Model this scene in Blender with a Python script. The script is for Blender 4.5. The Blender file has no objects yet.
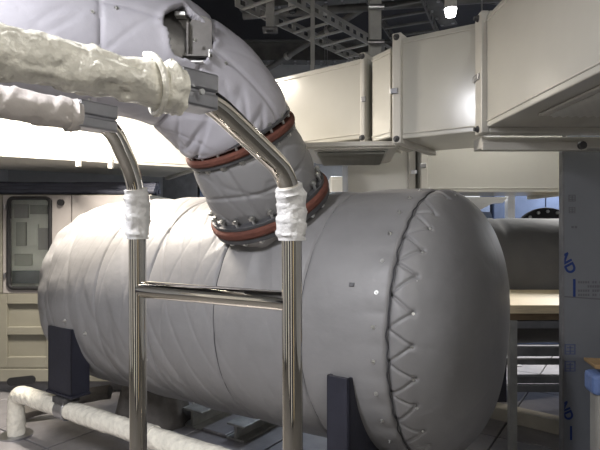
import bpy, bmesh, math, random
from math import sin, cos, pi, radians, sqrt, exp, atan2
from mathutils import Vector, Matrix, noise, Quaternion
random.seed(7)
sc = bpy.context.scene
C = sc.collection

# ------------------------------------------------------------------ camera, world, exposure, lights
cam_d = bpy.data.cameras.new('camera'); cam = bpy.data.objects.new('camera', cam_d); C.objects.link(cam)
cam_d.sensor_width = 36; cam_d.lens = 31.2; cam_d.clip_start = 0.02
cam.location = (0, 0, 1.5); cam.rotation_euler = (radians(90), 0, 0)
sc.camera = cam
W = bpy.data.worlds.new('world'); sc.world = W; W.use_nodes = True
W.node_tree.nodes['Background'].inputs[0].default_value = (.55, .6, .7, 1)
W.node_tree.nodes['Background'].inputs[1].default_value = .12
sc.view_settings.view_transform = 'Standard'; sc.view_settings.look = 'None'
sc.view_settings.gamma = 1; sc.view_settings.use_curve_mapping = False
sc.view_settings.exposure = -0.1

# (location, yaw, length, watts, colour, tilt about the long axis in degrees)
LAMPS = [
    ((-1.62, 3.50, 2.86), -32, .9, 150, (1, .91, .79), 0, 'long white ceiling light between the big bent pipe and the left duct'),
    ((-1.35, .52, 2.82), 44, 1.0, 105, (.95, .95, 1), 0, 'ceiling light above and to the left of the ladder'),
    ((1.3, -.7, 3.55), 90, 1.2, 50, (1, .97, .92), 0, 'ceiling light behind and to the right of the ladder'),
    ((3.5, 6.3, 2.9), 60, 1.0, 240, (1, .98, .95), 0, 'ceiling light over the floor behind the steel rack'),
    ((.3, 6.0, 2.75), 90, .8, 45, (.75, .85, 1), 0, 'ceiling light near the back wall behind the ducts'),
    ((1.35, 3.16, 2.62), 0, .7, 4, (1, .97, .9), 0, 'added fill light hidden between the overhead duct and the farther duct'),  # added out of sight to brighten the farther duct
    ((-1.5, -2.95, 2.25), 0, 1.4, 10, (1, .97, .92), 80, 'added fill light low on the wall behind the viewer, left'),  # unseen, added for soft frontal light
    ((1.3, -2.95, 2.15), 0, 1.4, 20, (1, .97, .92), 80, 'added fill light low on the wall behind the viewer, right'),  # second added frontal fill, also out of view
]
def add_light(name, loc, yaw, length, watts, col, parent):
    L = bpy.data.lights.new(name, 'AREA'); L.shape = 'RECTANGLE'; L.size = length; L.size_y = .12
    L.energy = watts; L.color = col; L.spread = radians(175)
    o = bpy.data.objects.new(name, L); C.objects.link(o)
    o.parent = parent; o.location = (0, 0, -.075)
    return o

# ------------------------------------------------------------------ helpers
def tag(o, label=None, cat=None, group=None, kind=None):
    if label: o['label'] = label
    if cat: o['category'] = cat
    if group: o['group'] = group
    if kind: o['kind'] = kind
    return o
def thing(name, label, cat, loc=(0, 0, 0), rz=0, group=None):
    o = bpy.data.objects.new(name, None); C.objects.link(o); o.empty_display_size = .1
    o.location = loc; o.rotation_euler = (0, 0, rz)
    return tag(o, label, cat, group)

class MB:
    def __init__(s): s.v = []; s.f = []
    def add(s, vs, fs):
        n = len(s.v); s.v += [tuple(v) for v in vs]; s.f += [tuple(i + n for i in f) for f in fs]; return s
    def box(s, x0, x1, y0, y1, z0, z1, M=None):
        vs = [Vector(p) for p in ((x0,y0,z0),(x1,y0,z0),(x1,y1,z0),(x0,y1,z0),(x0,y0,z1),(x1,y0,z1),(x1,y1,z1),(x0,y1,z1))]
        if M is not None: vs = [M @ v for v in vs]
        return s.add(vs, [(3,2,1,0),(4,5,6,7),(0,1,5,4),(1,2,6,5),(2,3,7,6),(3,0,4,7)])
    def prism(s, poly, z0, z1, M=None):
        n = len(poly)
        vs = [Vector((x, y, z0)) for x, y in poly] + [Vector((x, y, z1)) for x, y in poly]
        if M is not None: vs = [M @ v for v in vs]
        return s.add(vs, [tuple(range(n))[::-1], tuple(range(n, 2*n))] + [(i, (i+1) % n, n+(i+1) % n, n+i) for i in range(n)])
    def hexa(s, b, t):   # quads b (bottom/near) and t
        return s.add(list(b)+list(t), [(3,2,1,0),(4,5,6,7),(0,1,5,4),(1,2,6,5),(2,3,7,6),(3,0,4,7)])
    def cyl(s, a, b, r, n=16, r2=None, caps=True):
        a = Vector(a); b = Vector(b); r2 = r if r2 is None else r2
        q = (b-a).to_track_quat('Z', 'Y')
        vs = [a + q @ Vector((r*cos(2*pi*i/n), r*sin(2*pi*i/n), 0)) for i in range(n)]
        vs += [b + q @ Vector((r2*cos(2*pi*i/n), r2*sin(2*pi*i/n), 0)) for i in range(n)]
        fs = [(i, (i+1) % n, n+(i+1) % n, n+i) for i in range(n)]
        if caps: fs += [tuple(range(n))[::-1], tuple(range(n, 2*n))]
        return s.add(vs, fs)
    def ring(s, c, ax, r0, r1, h, n=64):   # flat annulus with thickness h along ax from c
        c = Vector(c); ax = Vector(ax).normalized(); q = ax.to_track_quat('Z', 'Y')
        prof = [(r0, 0), (r1, 0), (r1, h), (r0, h)]
        vs = []
        for i in range(n):
            a = 2*pi*i/n
            for r, z in prof: vs.append(c + q @ Vector((r*cos(a), r*sin(a), z)))
        fs = []
        for i in range(n):
            j = (i+1) % n
            for k in range(4):
                l = (k+1) % 4
                fs.append((i*4+k, j*4+k, j*4+l, i*4+l))
        return s.add(vs, fs)
    def sweep(s, pts, rad, n=20, caps=True):
        """tube along pts; rad(i, a, u) or a number"""
        pts = [Vector(p) for p in pts]; m = len(pts)
        T = [(pts[min(i+1, m-1)] - pts[max(i-1, 0)]).normalized() for i in range(m)]
        N = T[0].orthogonal().normalized(); vs = []
        d = 0
        for i in range(m):
            if i:
                N = (N - T[i]*N.dot(T[i])).normalized(); d += (pts[i]-pts[i-1]).length
            B = T[i].cross(N)
            for k in range(n):
                a = 2*pi*k/n
                r = rad(i, a, d) if callable(rad) else rad
                vs.append(pts[i] + (N*cos(a) + B*sin(a))*r)
        fs = [(i*n+k, i*n+(k+1) % n, (i+1)*n+(k+1) % n, (i+1)*n+k) for i in range(m-1) for k in range(n)]
        if caps: fs += [tuple(range(n))[::-1], tuple(range((m-1)*n, m*n))]
        return s.add(vs, fs)
    def build(s, name, m, parent=None, smooth=False, bevel=0, angle=35, seg=2):
        me = bpy.data.meshes.new(name); me.from_pydata(s.v, [], s.f); me.update()
        bm = bmesh.new(); bm.from_mesh(me); bmesh.ops.recalc_face_normals(bm, faces=bm.faces)
        bm.to_mesh(me); bm.free()
        me.materials.append(m)
        if smooth:
            me.shade_smooth(); me.set_sharp_from_angle(angle=radians(angle))
        o = bpy.data.objects.new(name, me); C.objects.link(o); o.parent = parent
        if bevel:
            b = o.modifiers.new('b', 'BEVEL'); b.width = bevel; b.segments = seg; b.limit_method = 'ANGLE'; b.angle_limit = radians(40)
        return o
def inst(src, parent, M):
    c = src.copy(); C.objects.link(c); c.parent = parent; c.matrix_local = M; return c
def fillet(pts, r, n=8):
    pts = [Vector(p) for p in pts]; out = [pts[0]]
    for i in range(1, len(pts)-1):
        p = pts[i]; a = (pts[i-1]-p); b = (pts[i+1]-p)
        rr = r[i-1] if isinstance(r, (list, tuple)) else r
        d = min(rr, a.length*.48, b.length*.48)
        A = p + a.normalized()*d; B = p + b.normalized()*d
        for k in range(n+1):
            t = k/n; out.append(A*(1-t)**2 + p*2*t*(1-t) + B*t*t)
    out.append(pts[-1]); return out
def resample(pts, step):
    out = [pts[0]]
    for a, b in zip(pts, pts[1:]):
        L = (b-a).length; n = max(1, int(L/step))
        for k in range(1, n+1): out.append(a.lerp(b, k/n))
    return out
def nz(x, y, z): return noise.noise(Vector((x, y, z)))

# ------------------------------------------------------------------ materials
def mat(name, col, rough=.5, metal=0, bump=0, bscale=20, var=0, vscale=6, coat=0, stretch=(1, 1, 1), emit=None, estr=0, trans=0, ior=1.45, spec=.5, speck=None):
    m = bpy.data.materials.new(name); m.use_nodes = True; nt = m.node_tree; B = nt.nodes['Principled BSDF']
    B.inputs['Base Color'].default_value = (*col, 1); B.inputs['Roughness'].default_value = rough
    B.inputs['Metallic'].default_value = metal; B.inputs['Coat Weight'].default_value = coat
    B.inputs['Coat Roughness'].default_value = .15
    B.inputs['IOR'].default_value = ior; B.inputs['Transmission Weight'].default_value = trans
    B.inputs['Specular IOR Level'].default_value = spec
    if emit: B.inputs['Emission Color'].default_value = (*emit, 1); B.inputs['Emission Strength'].default_value = estr
    if bump or var or speck:
        tc = nt.nodes.new('ShaderNodeTexCoord'); mp = nt.nodes.new('ShaderNodeMapping'); mp.inputs['Scale'].default_value = stretch
        nt.links.new(tc.outputs['Object'], mp.inputs['Vector'])
    if var:
        n = nt.nodes.new('ShaderNodeTexNoise'); n.inputs['Scale'].default_value = vscale; n.inputs['Detail'].default_value = 5; n.inputs['Roughness'].default_value = .6
        nt.links.new(mp.outputs[0], n.inputs['Vector'])
        r = nt.nodes.new('ShaderNodeValToRGB'); r.color_ramp.elements[0].position = .3; r.color_ramp.elements[1].position = .7
        r.color_ramp.elements[0].color = (*[c*(1-var) for c in col], 1); r.color_ramp.elements[1].color = (*[min(1, c*(1+var*.6)) for c in col], 1)
        nt.links.new(n.outputs['Fac'], r.inputs['Fac']); nt.links.new(r.outputs['Color'], B.inputs['Base Color'])
        mr = nt.nodes.new('ShaderNodeMapRange'); mr.inputs['To Min'].default_value = max(.03, rough*.8); mr.inputs['To Max'].default_value = min(1, rough*1.25)
        nt.links.new(n.outputs['Fac'], mr.inputs['Value']); nt.links.new(mr.outputs[0], B.inputs['Roughness'])
    if bump:
        n = nt.nodes.new('ShaderNodeTexNoise'); n.inputs['Scale'].default_value = bscale; n.inputs['Detail'].default_value = 6
        nt.links.new(mp.outputs[0], n.inputs['Vector'])
        b = nt.nodes.new('ShaderNodeBump'); b.inputs['Strength'].default_value = bump; b.inputs['Distance'].default_value = .02
        nt.links.new(n.outputs['Fac'], b.inputs['Height']); nt.links.new(b.outputs[0], B.inputs['Normal'])
    return m
M = dict(
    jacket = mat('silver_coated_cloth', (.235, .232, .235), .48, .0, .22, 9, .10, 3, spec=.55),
    jacketd = mat('shaded_grey_cloth', (.15, .148, .145), .8, 0, .2, 10, .12, 4, spec=.25),  # cloth darkened to hold down a lamp hotspot on the far tank
    dull = mat('dull_primed_steel', (.20, .19, .18), .55, .2, .1, 20, .25, 12),
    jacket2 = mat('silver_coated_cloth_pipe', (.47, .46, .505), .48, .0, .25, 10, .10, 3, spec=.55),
    chrome = mat('polished_stainless', (.84, .80, .72), .05, 1, .0, 60),
    sleeve = mat('brushed_steel', (.42, .42, .44), .32, 1, .08, 30, .15, 10),
    bolt = mat('zinc_plated', (.70, .70, .68), .3, 1),
    rusty = mat('red_oxide_gasket', (.135, .048, .033), .85, 0, .3, 40, .3, 20),
    flange = mat('dark_flange_steel', (.09, .09, .095), .5, .3, .2, 40, .3, 14),
    steel = mat('inner_pipe_steel', (.33, .32, .31), .42, .8, .1, 20, .25, 7),
    film = mat('milky_plastic_film', (.84, .81, .71), .24, 0, .75, 26, .14, 22, coat=.5),
    filmshade = mat('shaded_plastic_film', (.50, .46, .43), .45, 0, .4, 24, .15, 14, coat=.2),  # shaded copy of the milky film, shade put into its colour
    tape = mat('white_wrapping_tape', (.62, .61, .60), .42, 0, .6, 38, .08, 20, coat=.2),
    duct = mat('cream_duct_enamel', (.60, .585, .53), .18, 0, .025, 5, .05, 2),
    ductf = mat('cream_flange_enamel', (.62, .60, .55), .35, 0, .05, 30, .05, 8),
    ductw = mat('white_duct_enamel', (.80, .78, .72), .35, 0, .03, 5, .05, 2),
    grille = mat('grey_grille', (.5, .5, .47), .5, 0, 0, 10, .1, 30),
    navy = mat('navy_black_paint', (.022, .023, .035), .5, 0, .08, 30, .25, 8),
    white = mat('cabinet_white_paint', (.37, .345, .335), .4, 0, .05, 8, .08, 3),
    cabl = mat('cabinet_cream_paint', (.26, .25, .205), .45, 0, .05, 8, .10, 3),
    rubber = mat('black_rubber', (.018, .018, .02), .6, 0, .1, 40, .2, 20),
    glass = mat('window_glass', (.9, .95, .95), .05, 0, trans=1, ior=1.3),
    cord = mat('dark_lacing_cord', (.045, .045, .05), .8, 0, .4, 80),
    floor = mat('dark_deck', (.10, .095, .09), .55, .0, .3, 12, .4, 5),
    plate = mat('floor_plate_steel', (.27, .26, .27), .36, .15, .15, 14, .25, 4),
    trimw = mat('pale_strip', (.72, .72, .72), .35, .2, .1, 30, .1, 10),
    wood = mat('plywood_board', (.72, .60, .40), .55, 0, .1, 30, .18, 14, stretch=(1, 14, 14)),
    dwood = mat('timber_edge', (.20, .14, .08), .6, 0, .2, 30, .3, 10, stretch=(1, 10, 10)),
    frame = mat('grey_rack_paint', (.20, .20, .21), .4, .3, .1, 20, .25, 9),
    panel = mat('film_covered_sheet', (.195, .205, .225), .32, .15, .10, 4, .08, 2, coat=.15),
    blue = mat('blue_print', (.012, .035, .16), .4),
    paleblue = mat('pale_blue_print', (.10, .12, .21), .4),
    greyprint = mat('grey_print', (.12, .12, .135), .4),
    card = mat('cardboard', (.33, .22, .11), .75, 0, .2, 30, .2, 14),
    greybox = mat('grey_foam_board', (.34, .33, .30), .6, 0, .3, 14, .15, 6),
    btape = mat('blue_tape', (.16, .24, .48), .35, 0, .3, 30, .15, 14),
    canvas = mat('dark_grey_canvas', (.13, .12, .11), .75, 0, .6, 10, .35, 6),
    beam = mat('galvanised_beam', (.40, .40, .38), .42, .5, .3, 20, .3, 10),
    cream = mat('cream_beam_paint', (.50, .47, .40), .5, 0, .2, 14, .15, 6),
    bluegrey = mat('blue_grey_paint', (.08, .11, .19), .45, .1, .1, 10, .2, 4),
    bluelt = mat('light_blue_paint', (.17, .22, .33), .45, .0, .1, 10, .2, 4),
    cable = mat('dark_blue_cable', (.055, .06, .085), .55, 0, .3, 30, .25, 10),
    dark = mat('ceiling_black', (.022, .022, .026), .7, 0, .2, 6, .4, 3),
    dsteel = mat('ceiling_steel', (.11, .11, .11), .5, .3, .2, 14, .35, 7),
    lsteel = mat('hanger_steel', (.33, .33, .32), .45, .3, .1, 14, .2, 7),
    wall = mat('grey_wall', (.45, .46, .48), .7, 0, .1, 4, .15, 1.5),
    wallb = mat('dark_wall', (.5, .48, .44), .8, 0, .1, 4, .15, 1.5),
    lampw = mat('lamp_housing', (.8, .8, .8), .4),
    lit = mat('lamp_tube', (1, 1, 1), .4, emit=(1, .97, .92), estr=14),
    paper = mat('pale_paper', (.66, .64, .60), .7, 0, 0, 1, .1, 8),
)

# ------------------------------------------------------------------ room shell
def struct(name, mb, m, **k):
    o = mb.build(name, m, **k); o['kind'] = 'structure'; return o
X0, X1, Y0, Y1, ZC = -4.6, 4.4, -3.2, 8.2, 4.3
fl = struct('floor', MB().box(X0, X1, Y0, Y1, -.12, -.022), M['floor'])
struct('ceiling', MB().box(X0, X1, Y0, Y1, ZC, ZC+.1), M['dark'])
struct('wall_left', MB().box(X0-.1, X0, Y0, Y1, -.12, ZC), M['wall'])
struct('wall_right', MB().box(X1, X1+.1, Y0, Y1, -.12, ZC), M['wall'])
struct('wall_back', MB().box(X0, X1, Y1, Y1+.1, -.12, ZC), M['wall'])
struct('wall_front', MB().box(X0, X1, Y0-.1, Y0, -.12, ZC), M['wallb'])

# tank frame: axis direction e (from far to near end), p lateral (away from the camera)
TH = atan2(-.55, .835)
e = Vector((cos(TH), sin(TH), 0)); p_ = Vector((-sin(TH), cos(TH), 0)); up = Vector((0, 0, 1))
N0 = Vector((.712, 2.646, 1.014)); R = .660; LEN = 2.44
def T(t, lat, z):                        # t metres from near ring towards the far end, lat towards the viewer side
    q = N0 - e*t - p_*lat; return Vector((q.x, q.y, z))
# local frame matrix of the tank: x towards far end, y away from viewer, z up
MT = Matrix.Translation(Vector((N0.x, N0.y, 0))) @ Matrix(((-e.x, p_.x, 0, 0), (-e.y, p_.y, 0, 0), (0, 0, 1, 0), (0, 0, 0, 1)))

# floor plates laid along the tank direction, with recessed joints
pw, ph = .62, .62
src = MB().box(0.006, pw-.006, .006, ph-.006, -.022, 0).build('floor_plate', M['plate'], fl, bevel=.003, seg=1)
src['label'] = 'grey steel floor plate'
MTp = Matrix.Translation((N0.x, N0.y, 0)) @ Matrix.Rotation(TH, 4, 'Z')
first = True
for i in range(-9, 7):
    for j in range(-5, 8):
        q = MTp @ Vector(((i+.5)*pw, (j+.5)*ph, 0))
        if not (X0+.45 < q.x < X1-.45 and 1.6 < q.y < Y1-.45): continue
        if abs(q.x)/max(q.y, .1) > .75: continue
        m4 = MTp @ Matrix.Translation((i*pw, j*ph, 0))
        if first: src.matrix_local = m4; first = False
        else: inst(src, fl, m4)

# ------------------------------------------------------------------ insulated tank
tank = thing('insulated_tank', 'large horizontal cylindrical tank in silver grey quilted jacket behind the ladder', 'tank', (N0.x, N0.y, 0))
def TL(v): return Vector(v) - Vector((N0.x, N0.y, 0))
NZ_T, NZ_PHI = .735, radians(32.5)        # nozzle: distance along the axis, angle towards the viewer
def tank_pt(t, th, r):                   # th 0 = up, + towards viewer
    return TL(T(t, r*sin(th), N0.z + r*cos(th)))
seams = [0, .42, .945, 1.45, 1.9, 2.44]
def tank_disp(t, th):
    d = 0
    for a, b in zip(seams, seams[1:]):
        if a <= t <= b:
            f = (t-a)/(b-a); d += .016*max(0, sin(pi*f))**.45
    for k, s_ in enumerate(seams):
        w = .008 if k in (0, 2) else .006
        dd = abs(t - s_ - .012*nz(th*2, k*3, 1)); d -= (.015 if k == 0 else .008)*exp(-(dd/w)**2)
    # loose diagonal folds of the cloth, stronger on the far half
    far = min(1, max(.12, (t-.35)/1.1))
    x = t*5.5 + th*.9
    d += far*.007*(nz(x*1.3, th*.45+3, 2))
    fold = nz(t*6 + th*1.6, th*.5, 7); d -= far*.0055*exp(-(fold/.09)**2)
    fold = nz(t*9 - th*1.1 + 4, th*.6, 17); d -= far*.0025*exp(-(fold/.07)**2)
    # creases fanning out from the nozzle
    dt = t-NZ_T; dth = (th-NZ_PHI)*R; rr = sqrt(dt*dt+dth*dth)
    if rr < .75:
        a = atan2(dth, dt); g = exp(-((rr-.36)/.16)**2)
        d -= .010*g*max(0, nz(a*2.6, 5, rr*.8))*2
    # puckers at near seam
    g = exp(-(t/.10)**2); d += g*.006*abs(sin(th*R/.13*pi)) - g*.003
    g = exp(-((LEN-t)/.15)**2); d += g*.012*nz(th*5, 3, 1)
    # sag below
    d += .004*max(0, -cos(th))
    return d
nt_, nth = 400, 360
vs = []; fs = []
for i in range(nt_+1):
    t = LEN*i/nt_
    for k in range(nth):
        th = 2*pi*k/nth
        vs.append(tank_pt(t, th, R + tank_disp(t, th)))
for i in range(nt_):
    for k in range(nth):
        fs.append((i*nth+k, i*nth+(k+1) % nth, (i+1)*nth+(k+1) % nth, (i+1)*nth+k))
MB().add(vs, fs).build('jacket', M['jacket'], tank, True, angle=80)

PINR = 30                                 # pins around the near cover
def seg_d(px, py, ax, ay, bx, by):
    vx, vy = bx-ax, by-ay; L = vx*vx+vy*vy
    h = max(0, min(1, ((px-ax)*vx+(py-ay)*vy)/L)); return sqrt((px-ax-h*vx)**2+(py-ay-h*vy)**2)
def cap(near, depth):
    ns, nk = 110, 900 if near else 240
    if not near: ns = 40
    vs = []; fs = []
    step = 2*pi/PINR
    for i in range(ns+1):
        s = (i/ns)**(1.6 if near else 1)*.985; a = s*pi/2
        ax = depth*sin(a)**.92 if s > 0 else 0; r = R*max(0, cos(a))**.80
        arc = s*(R+depth)*.62
        for k in range(nk):
            th = 2*pi*k/nk; d = 0
            if near:
                # zig zag of quilting stitches between the seam and a ring of pins
                if arc < .30:
                    c = th % step
                    W_ = R*step; x = (c/step)*W_
                    top = .115 + .02*nz(floor_(th/step)*1.7, 2, 9)
                    jx = W_*(.5+.45*nz(floor_(th/step)*2.3, 5, 1)); dm = min(seg_d(x, arc, 0, 0, jx, top), seg_d(x, arc, W_, 0, jx, top))
                    d -= .010*exp(-(dm/.006)**2)
                    dp = sqrt((x-jx)**2+(arc-top)**2); d -= .008*exp(-(dp/.014)**2)
                    d += .010*exp(-((arc-.06)/.06)**2)
                    d -= .017*exp(-(arc/.012)**2)
                    d += .006*nz(th*9, arc*14, 5)*exp(-arc/.15)
                d += .010*nz(cos(th)*cos(a)*1.5, sin(th)*cos(a)*1.5, 3)*min(1, s*4)
                fold = nz(cos(th)*cos(a)*2.1, sin(th)*cos(a)*2.1, 21); d -= .001*exp(-(fold/.05)**2)*min(1, s*4)
            else:
                d += .018*nz(th*3, s*3, 8) + .010*nz(th*8, s*5, 4)
                d -= .012*exp(-(arc/.012)**2)
                if arc < .3: d += .008*exp(-((arc-.08)/.06)**2)*abs(sin(th*9))
            rr = r + d*cos(a); aa = ax + d*sin(a)
            t = -aa if near else LEN+aa
            vs.append(tank_pt(t, th, rr))
    for i in range(ns):
        for k in range(nk):
            fs.append((i*nk+k, i*nk+(k+1) % nk, (i+1)*nk+(k+1) % nk, (i+1)*nk+k))
    fs.append(tuple(range(ns*nk, (ns+1)*nk)))
    o = MB().add(vs, fs).build('end_cover', M['jacket'], tank, True, angle=80)
    o['label'] = 'quilted near end cover with zigzag stitching' if near else 'rounded far end cover'
def floor_(x): return math.floor(x)
cap(True, .30); cap(False, .38)
# lacing cord in the near seam
pts = []
for k in range(441):
    th = 2*pi*k/440
    pts.append(tank_pt(.003*sin(th*47+2*nz(th*3,0,0))+.009*nz(th*7, 1, 1)-.002, th, R-.001+.002*sin(th*35)))
o = MB().sweep(pts, lambda i, a, u: .0028+.002*max(0, nz(u*9, 1, 1)), 6, False).build('lacing_cord', M['cord'], tank, True)
for tt, rr in ((.945, .0040), (.42, .0018)):
    pts = [tank_pt(tt + .012*nz(2*pi*k/200*2, (2 if tt > .5 else 1)*3, 1), 2*pi*k/200, R+tank_disp(tt, 2*pi*k/200)+.001) for k in range(201)]
    MB().sweep(pts, rr, 6, False).build('seam_thread', M['cord'], tank, True)
# pins: steel washers with a stud
def pin_mb(r=.009):
    return MB().cyl((0, 0, 0), (0, 0, .003), r, 10).cyl((0, 0, .003), (0, 0, .012), r*.35, 6)
pin = None
def put_pin(pos, nrm, parent, sc_=1):
    global pin
    m4 = Matrix.Translation(pos) @ Vector(nrm).to_track_quat('Z', 'Y').to_matrix().to_4x4() @ Matrix.Scale(sc_, 4)
    if pin is None:
        pin = pin_mb().build('pin', M['bolt'], parent, True); pin.matrix_local = m4; return pin
    c = inst(pin, parent, m4); return c
def rad_n(t, th):
    return (tank_pt(t, th, 1) - tank_pt(t, th, 0)).normalized()
for k in range(PINR):
    th = 2*pi*k/PINR
    if cos(th) < -.75: continue
    put_pin(tank_pt(.055, th, R+tank_disp(.055, th)-.001), rad_n(0, th), tank)
    th2 = th + pi/PINR; a = .19*pi/2
    put_pin(tank_pt(-.30*sin(a)**.92*.99, th2, R*cos(a)**.8-.004), (rad_n(0, th2)*.93+e*.37).normalized(), tank, .7)
for t, th in ((2.2, 1.75), (2.02, 1.85), (1.9, .8), (1.5, 2.0)):
    put_pin(tank_pt(t, th, R+tank_disp(t, th)-.002), rad_n(t, th), tank, 1.3)
# small tag on the near jacket
th = 1.22; t = .17
q = MB()
for dt in (-.009, .009): pass
mt = Matrix.Translation(tank_pt(t, th, R+tank_disp(t, th)+.002)) @ rad_n(t, th).to_track_quat('Z', 'Y').to_matrix().to_4x4()
q.box(-.011, .011, -.008, .008, -.003, .003, mt); q.build('label_tab', M['flange'], tank)
# saddle legs
def leg(t0, t1, l0, l1, z0, ztop):
    mb = MB()
    def bx(a0, a1, b0, b1, c0, c1):
        b = [TL(T(a0, b0, c0)), TL(T(a1, b0, c0)), TL(T(a1, b1, c0)), TL(T(a0, b1, c0))]
        u = [TL(T(a0, b0, c1)), TL(T(a1, b0, c1)), TL(T(a1, b1, c1)), TL(T(a0, b1, c1))]
        mb.hexa(b, u)
    bx(t0, t1, l0, l0-.014 if l0 > l1 else l0+.014, z0, ztop)       # outer plate
    bx(t0, t0+.014, l0, l1, z0, ztop-.0); bx(t1-.014, t1, l0, l1, z0, ztop)   # webs
    bx(t0-.012, t1+.012, l0+.01 if l0 > l1 else l0-.01, l1, z0-.016, z0)     # foot
    o = mb.build('saddle_leg', M['navy'], tank, bevel=.002, seg=1)
    return o
leg(.155, .265, .685, .30, .42, .86)
leg(2.14, 2.40, .66, .53, .42, .84)
leg(.085, .315, -.665, -.36, .49, .86)
leg(2.12, 2.36, -.665, -.40, .49, .86)
# cloth cuff around near leg
pts = [tank_pt(.062, 1.72, R+.014), tank_pt(.055, 1.95, R+.016), tank_pt(.06, 2.15, R+.016)]
# nozzle flange of the tank
d = (up*cos(NZ_PHI) - p_*sin(NZ_PHI)).normalized()
Ax = Vector((T(NZ_T, 0, 0).x, T(NZ_T, 0, 0).y, N0.z))
d = (d + Vector((-.085, 0, .04))).normalized(); F2 = Ax + d*.690
MB().cyl(TL(Ax + d*.55), TL(F2), .262, 64).build('nozzle_neck', M['steel'], tank, True)
MB().ring(TL(F2 - d*.010), d, .20, .322, .024, 72).build('nozzle_flange', M['flange'], tank, True, .002)

# ------------------------------------------------------------------ big bent pipe
pipe = thing('exhaust_pipe', 'thick bent pipe in padded silver jacket bolted onto the tank top', 'pipe', F2)
def PL(v): return Vector(v) - F2
F1 = F2 + d*.418
h = Vector((-.9, -.43, 0)).normalized()
al = math.acos(d.dot(h)); nn = (h - d*d.dot(h)).normalized(); RHO = .70
def centre(u):                            # u metres from F1
    if u < RHO*al:
        b = u/RHO
        return F1 + nn*RHO*(1-cos(b)) + d*RHO*sin(b), (nn*sin(b)+d*cos(b)).normalized()
    P = F1 + nn*RHO*(1-cos(al)) + d*RHO*sin(al)
    return P + h*(u-RHO*al), h
side = d.cross(h).normalized()            # constant normal of the bend plane
if side.y > 0: side = -side               # towards the viewer
def pipe_pt(u, v, r):                     # v 0 = towards viewer side, + towards the inner (lower) side
    c, t = centre(u); inn = t.cross(side)
    if inn.dot(nn) < 0: inn = -inn
    return PL(c + (side*cos(v) + inn*sin(v))*r), (side*cos(v) + inn*sin(v))
PS = [.03, .42, .80, 1.22, 1.7, 2.3]
RJ = .276
def pd(u, v):
    dd = 0
    for a, b in zip(PS, PS[1:]):
        if a <= u <= b:
            f = (u-a)/(b-a); dd += .018*max(0, sin(pi*f))**.4
    for k, s_ in enumerate(PS[1:]):
        dd -= .006*exp(-((u-s_-.02*nz(v, k*4, 0))/.007)**2)
    dd += .012*nz(u*3+v*.6, v*1.1, 4)
    fold = nz(u*8+v*2.1, v*.8, 31); dd -= .009*exp(-(fold/.09)**2)*(exp(-(max(0, u-.18)/.16)**2)*.9+.1)
    fold = nz(u*4-v*1.2, v*.8, 11); dd -= .003*exp(-(fold/.08)**2)
    # seam along the pipe on the viewer side
    w = v - (-.55 + .12*sin(u*4)); dd -= .008*exp(-(w*RJ/.010)**2)
    if u < .12: dd -= .02*(1-u/.12)**2
    return dd
# torn opening
HU, HV = .455, -.10; HC = Vector((-.462, 0, 2.275))
def hole(u, v):
    if not (-1.3 < v < 1.2 and u < 1.0): return 9
    P = pipe_pt(u, v, RJ)[0] + F2
    x = (P.x-HC.x-.012)/.082; z = (P.z-HC.z)/.106
    if z > 0: x = (P.x-HC.x+.025*z)/(.082*(1-.45*z*z if z < 1.2 else .4))
    a = atan2(z, x); return sqrt(x*x+z*z)/(1 + .12*nz(cos(a)*1.6, sin(a)*1.6, 2) + .06*sin(5*a+1))
nu, nv = 300, 260; UL = 2.6
vs = []; fs = []
keep = {}
for i in range(nu+1):
    u = .03 + UL*i/nu
    for k in range(nv):
        v = -pi + 2*pi*k/nv
        hh = hole(u, v); lift = .012*exp(-((hh-1.12)/.22)**2) if hh < 2 else 0
        q, _ = pipe_pt(u, v, RJ + pd(u, v) + lift); vs.append(q); keep[i*nv+k] = hh
for i in range(nu):
    for k in range(nv):
        f = (i*nv+k, i*nv+(k+1) % nv, (i+1)*nv+(k+1) % nv, (i+1)*nv+k)
        if min(keep[j] for j in f) < 1: continue
        fs.append(f)
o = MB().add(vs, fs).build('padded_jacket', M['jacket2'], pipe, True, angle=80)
sm = o.modifiers.new('s', 'SOLIDIFY'); sm.thickness = .03; sm.offset = -1
o['label'] = 'upper padded jacket with a torn opening'
pts = [PL(centre(.0 + UL*i/60)[0]) for i in range(62)]
MB().sweep(pts, .228, 56).build('inner_pipe', M['steel'], pipe, True)
# bracket inside the opening: a bent steel plate with a clip
SY = (pipe_pt(HU, HV, RJ)[0] + F2).y
mB = Matrix.Translation(PL(Vector((HC.x, SY+.035, HC.z))))
n8 = 10
tongue = [(.075*cos(pi*k/n8)*.62+.050, .055+.040*sin(pi*k/n8)) for k in range(n8+1)] + [(.004, -.075), (.096, -.075)]
MB().prism(tongue, -.003, .003, mB @ Matrix.Rotation(radians(90), 4, 'X')).build('bracket_plate', M['dull'], pipe, bevel=.001)
MB().box(-.10, .0, .012, .020, -.11, .10, mB).box(-.004, .004, -.028, .018, -.075, .06, mB).box(-.02, .10, -.030, .004, -.082, -.074, mB).build('support_bracket', M['dull'], pipe, bevel=.001)
MB().box(-.052, -.008, -.040, .0, .080, .100, mB).build('clip', M['bolt'], pipe, bevel=.004)
MB().box(.088, .096, -.050, .0, -.095, -.060, mB).box(.0, .07, -.06, .0, -.118, -.108, mB).build('clip', M['bolt'], pipe, bevel=.003)
# staples along seams
pinp = []
for k in range(13):
    u = .34 + k*.135; v = -.55 + .12*sin(u*4) + .07
    q, nrm2 = pipe_pt(u, v, RJ + pd(u, v)); put_pin(q, nrm2, pipe, .9)
for k in range(6):
    v = -1.2 + k*.42; q, nrm2 = pipe_pt(.83, v, RJ+pd(.83, v)); put_pin(q, nrm2, pipe, .8)
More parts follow.
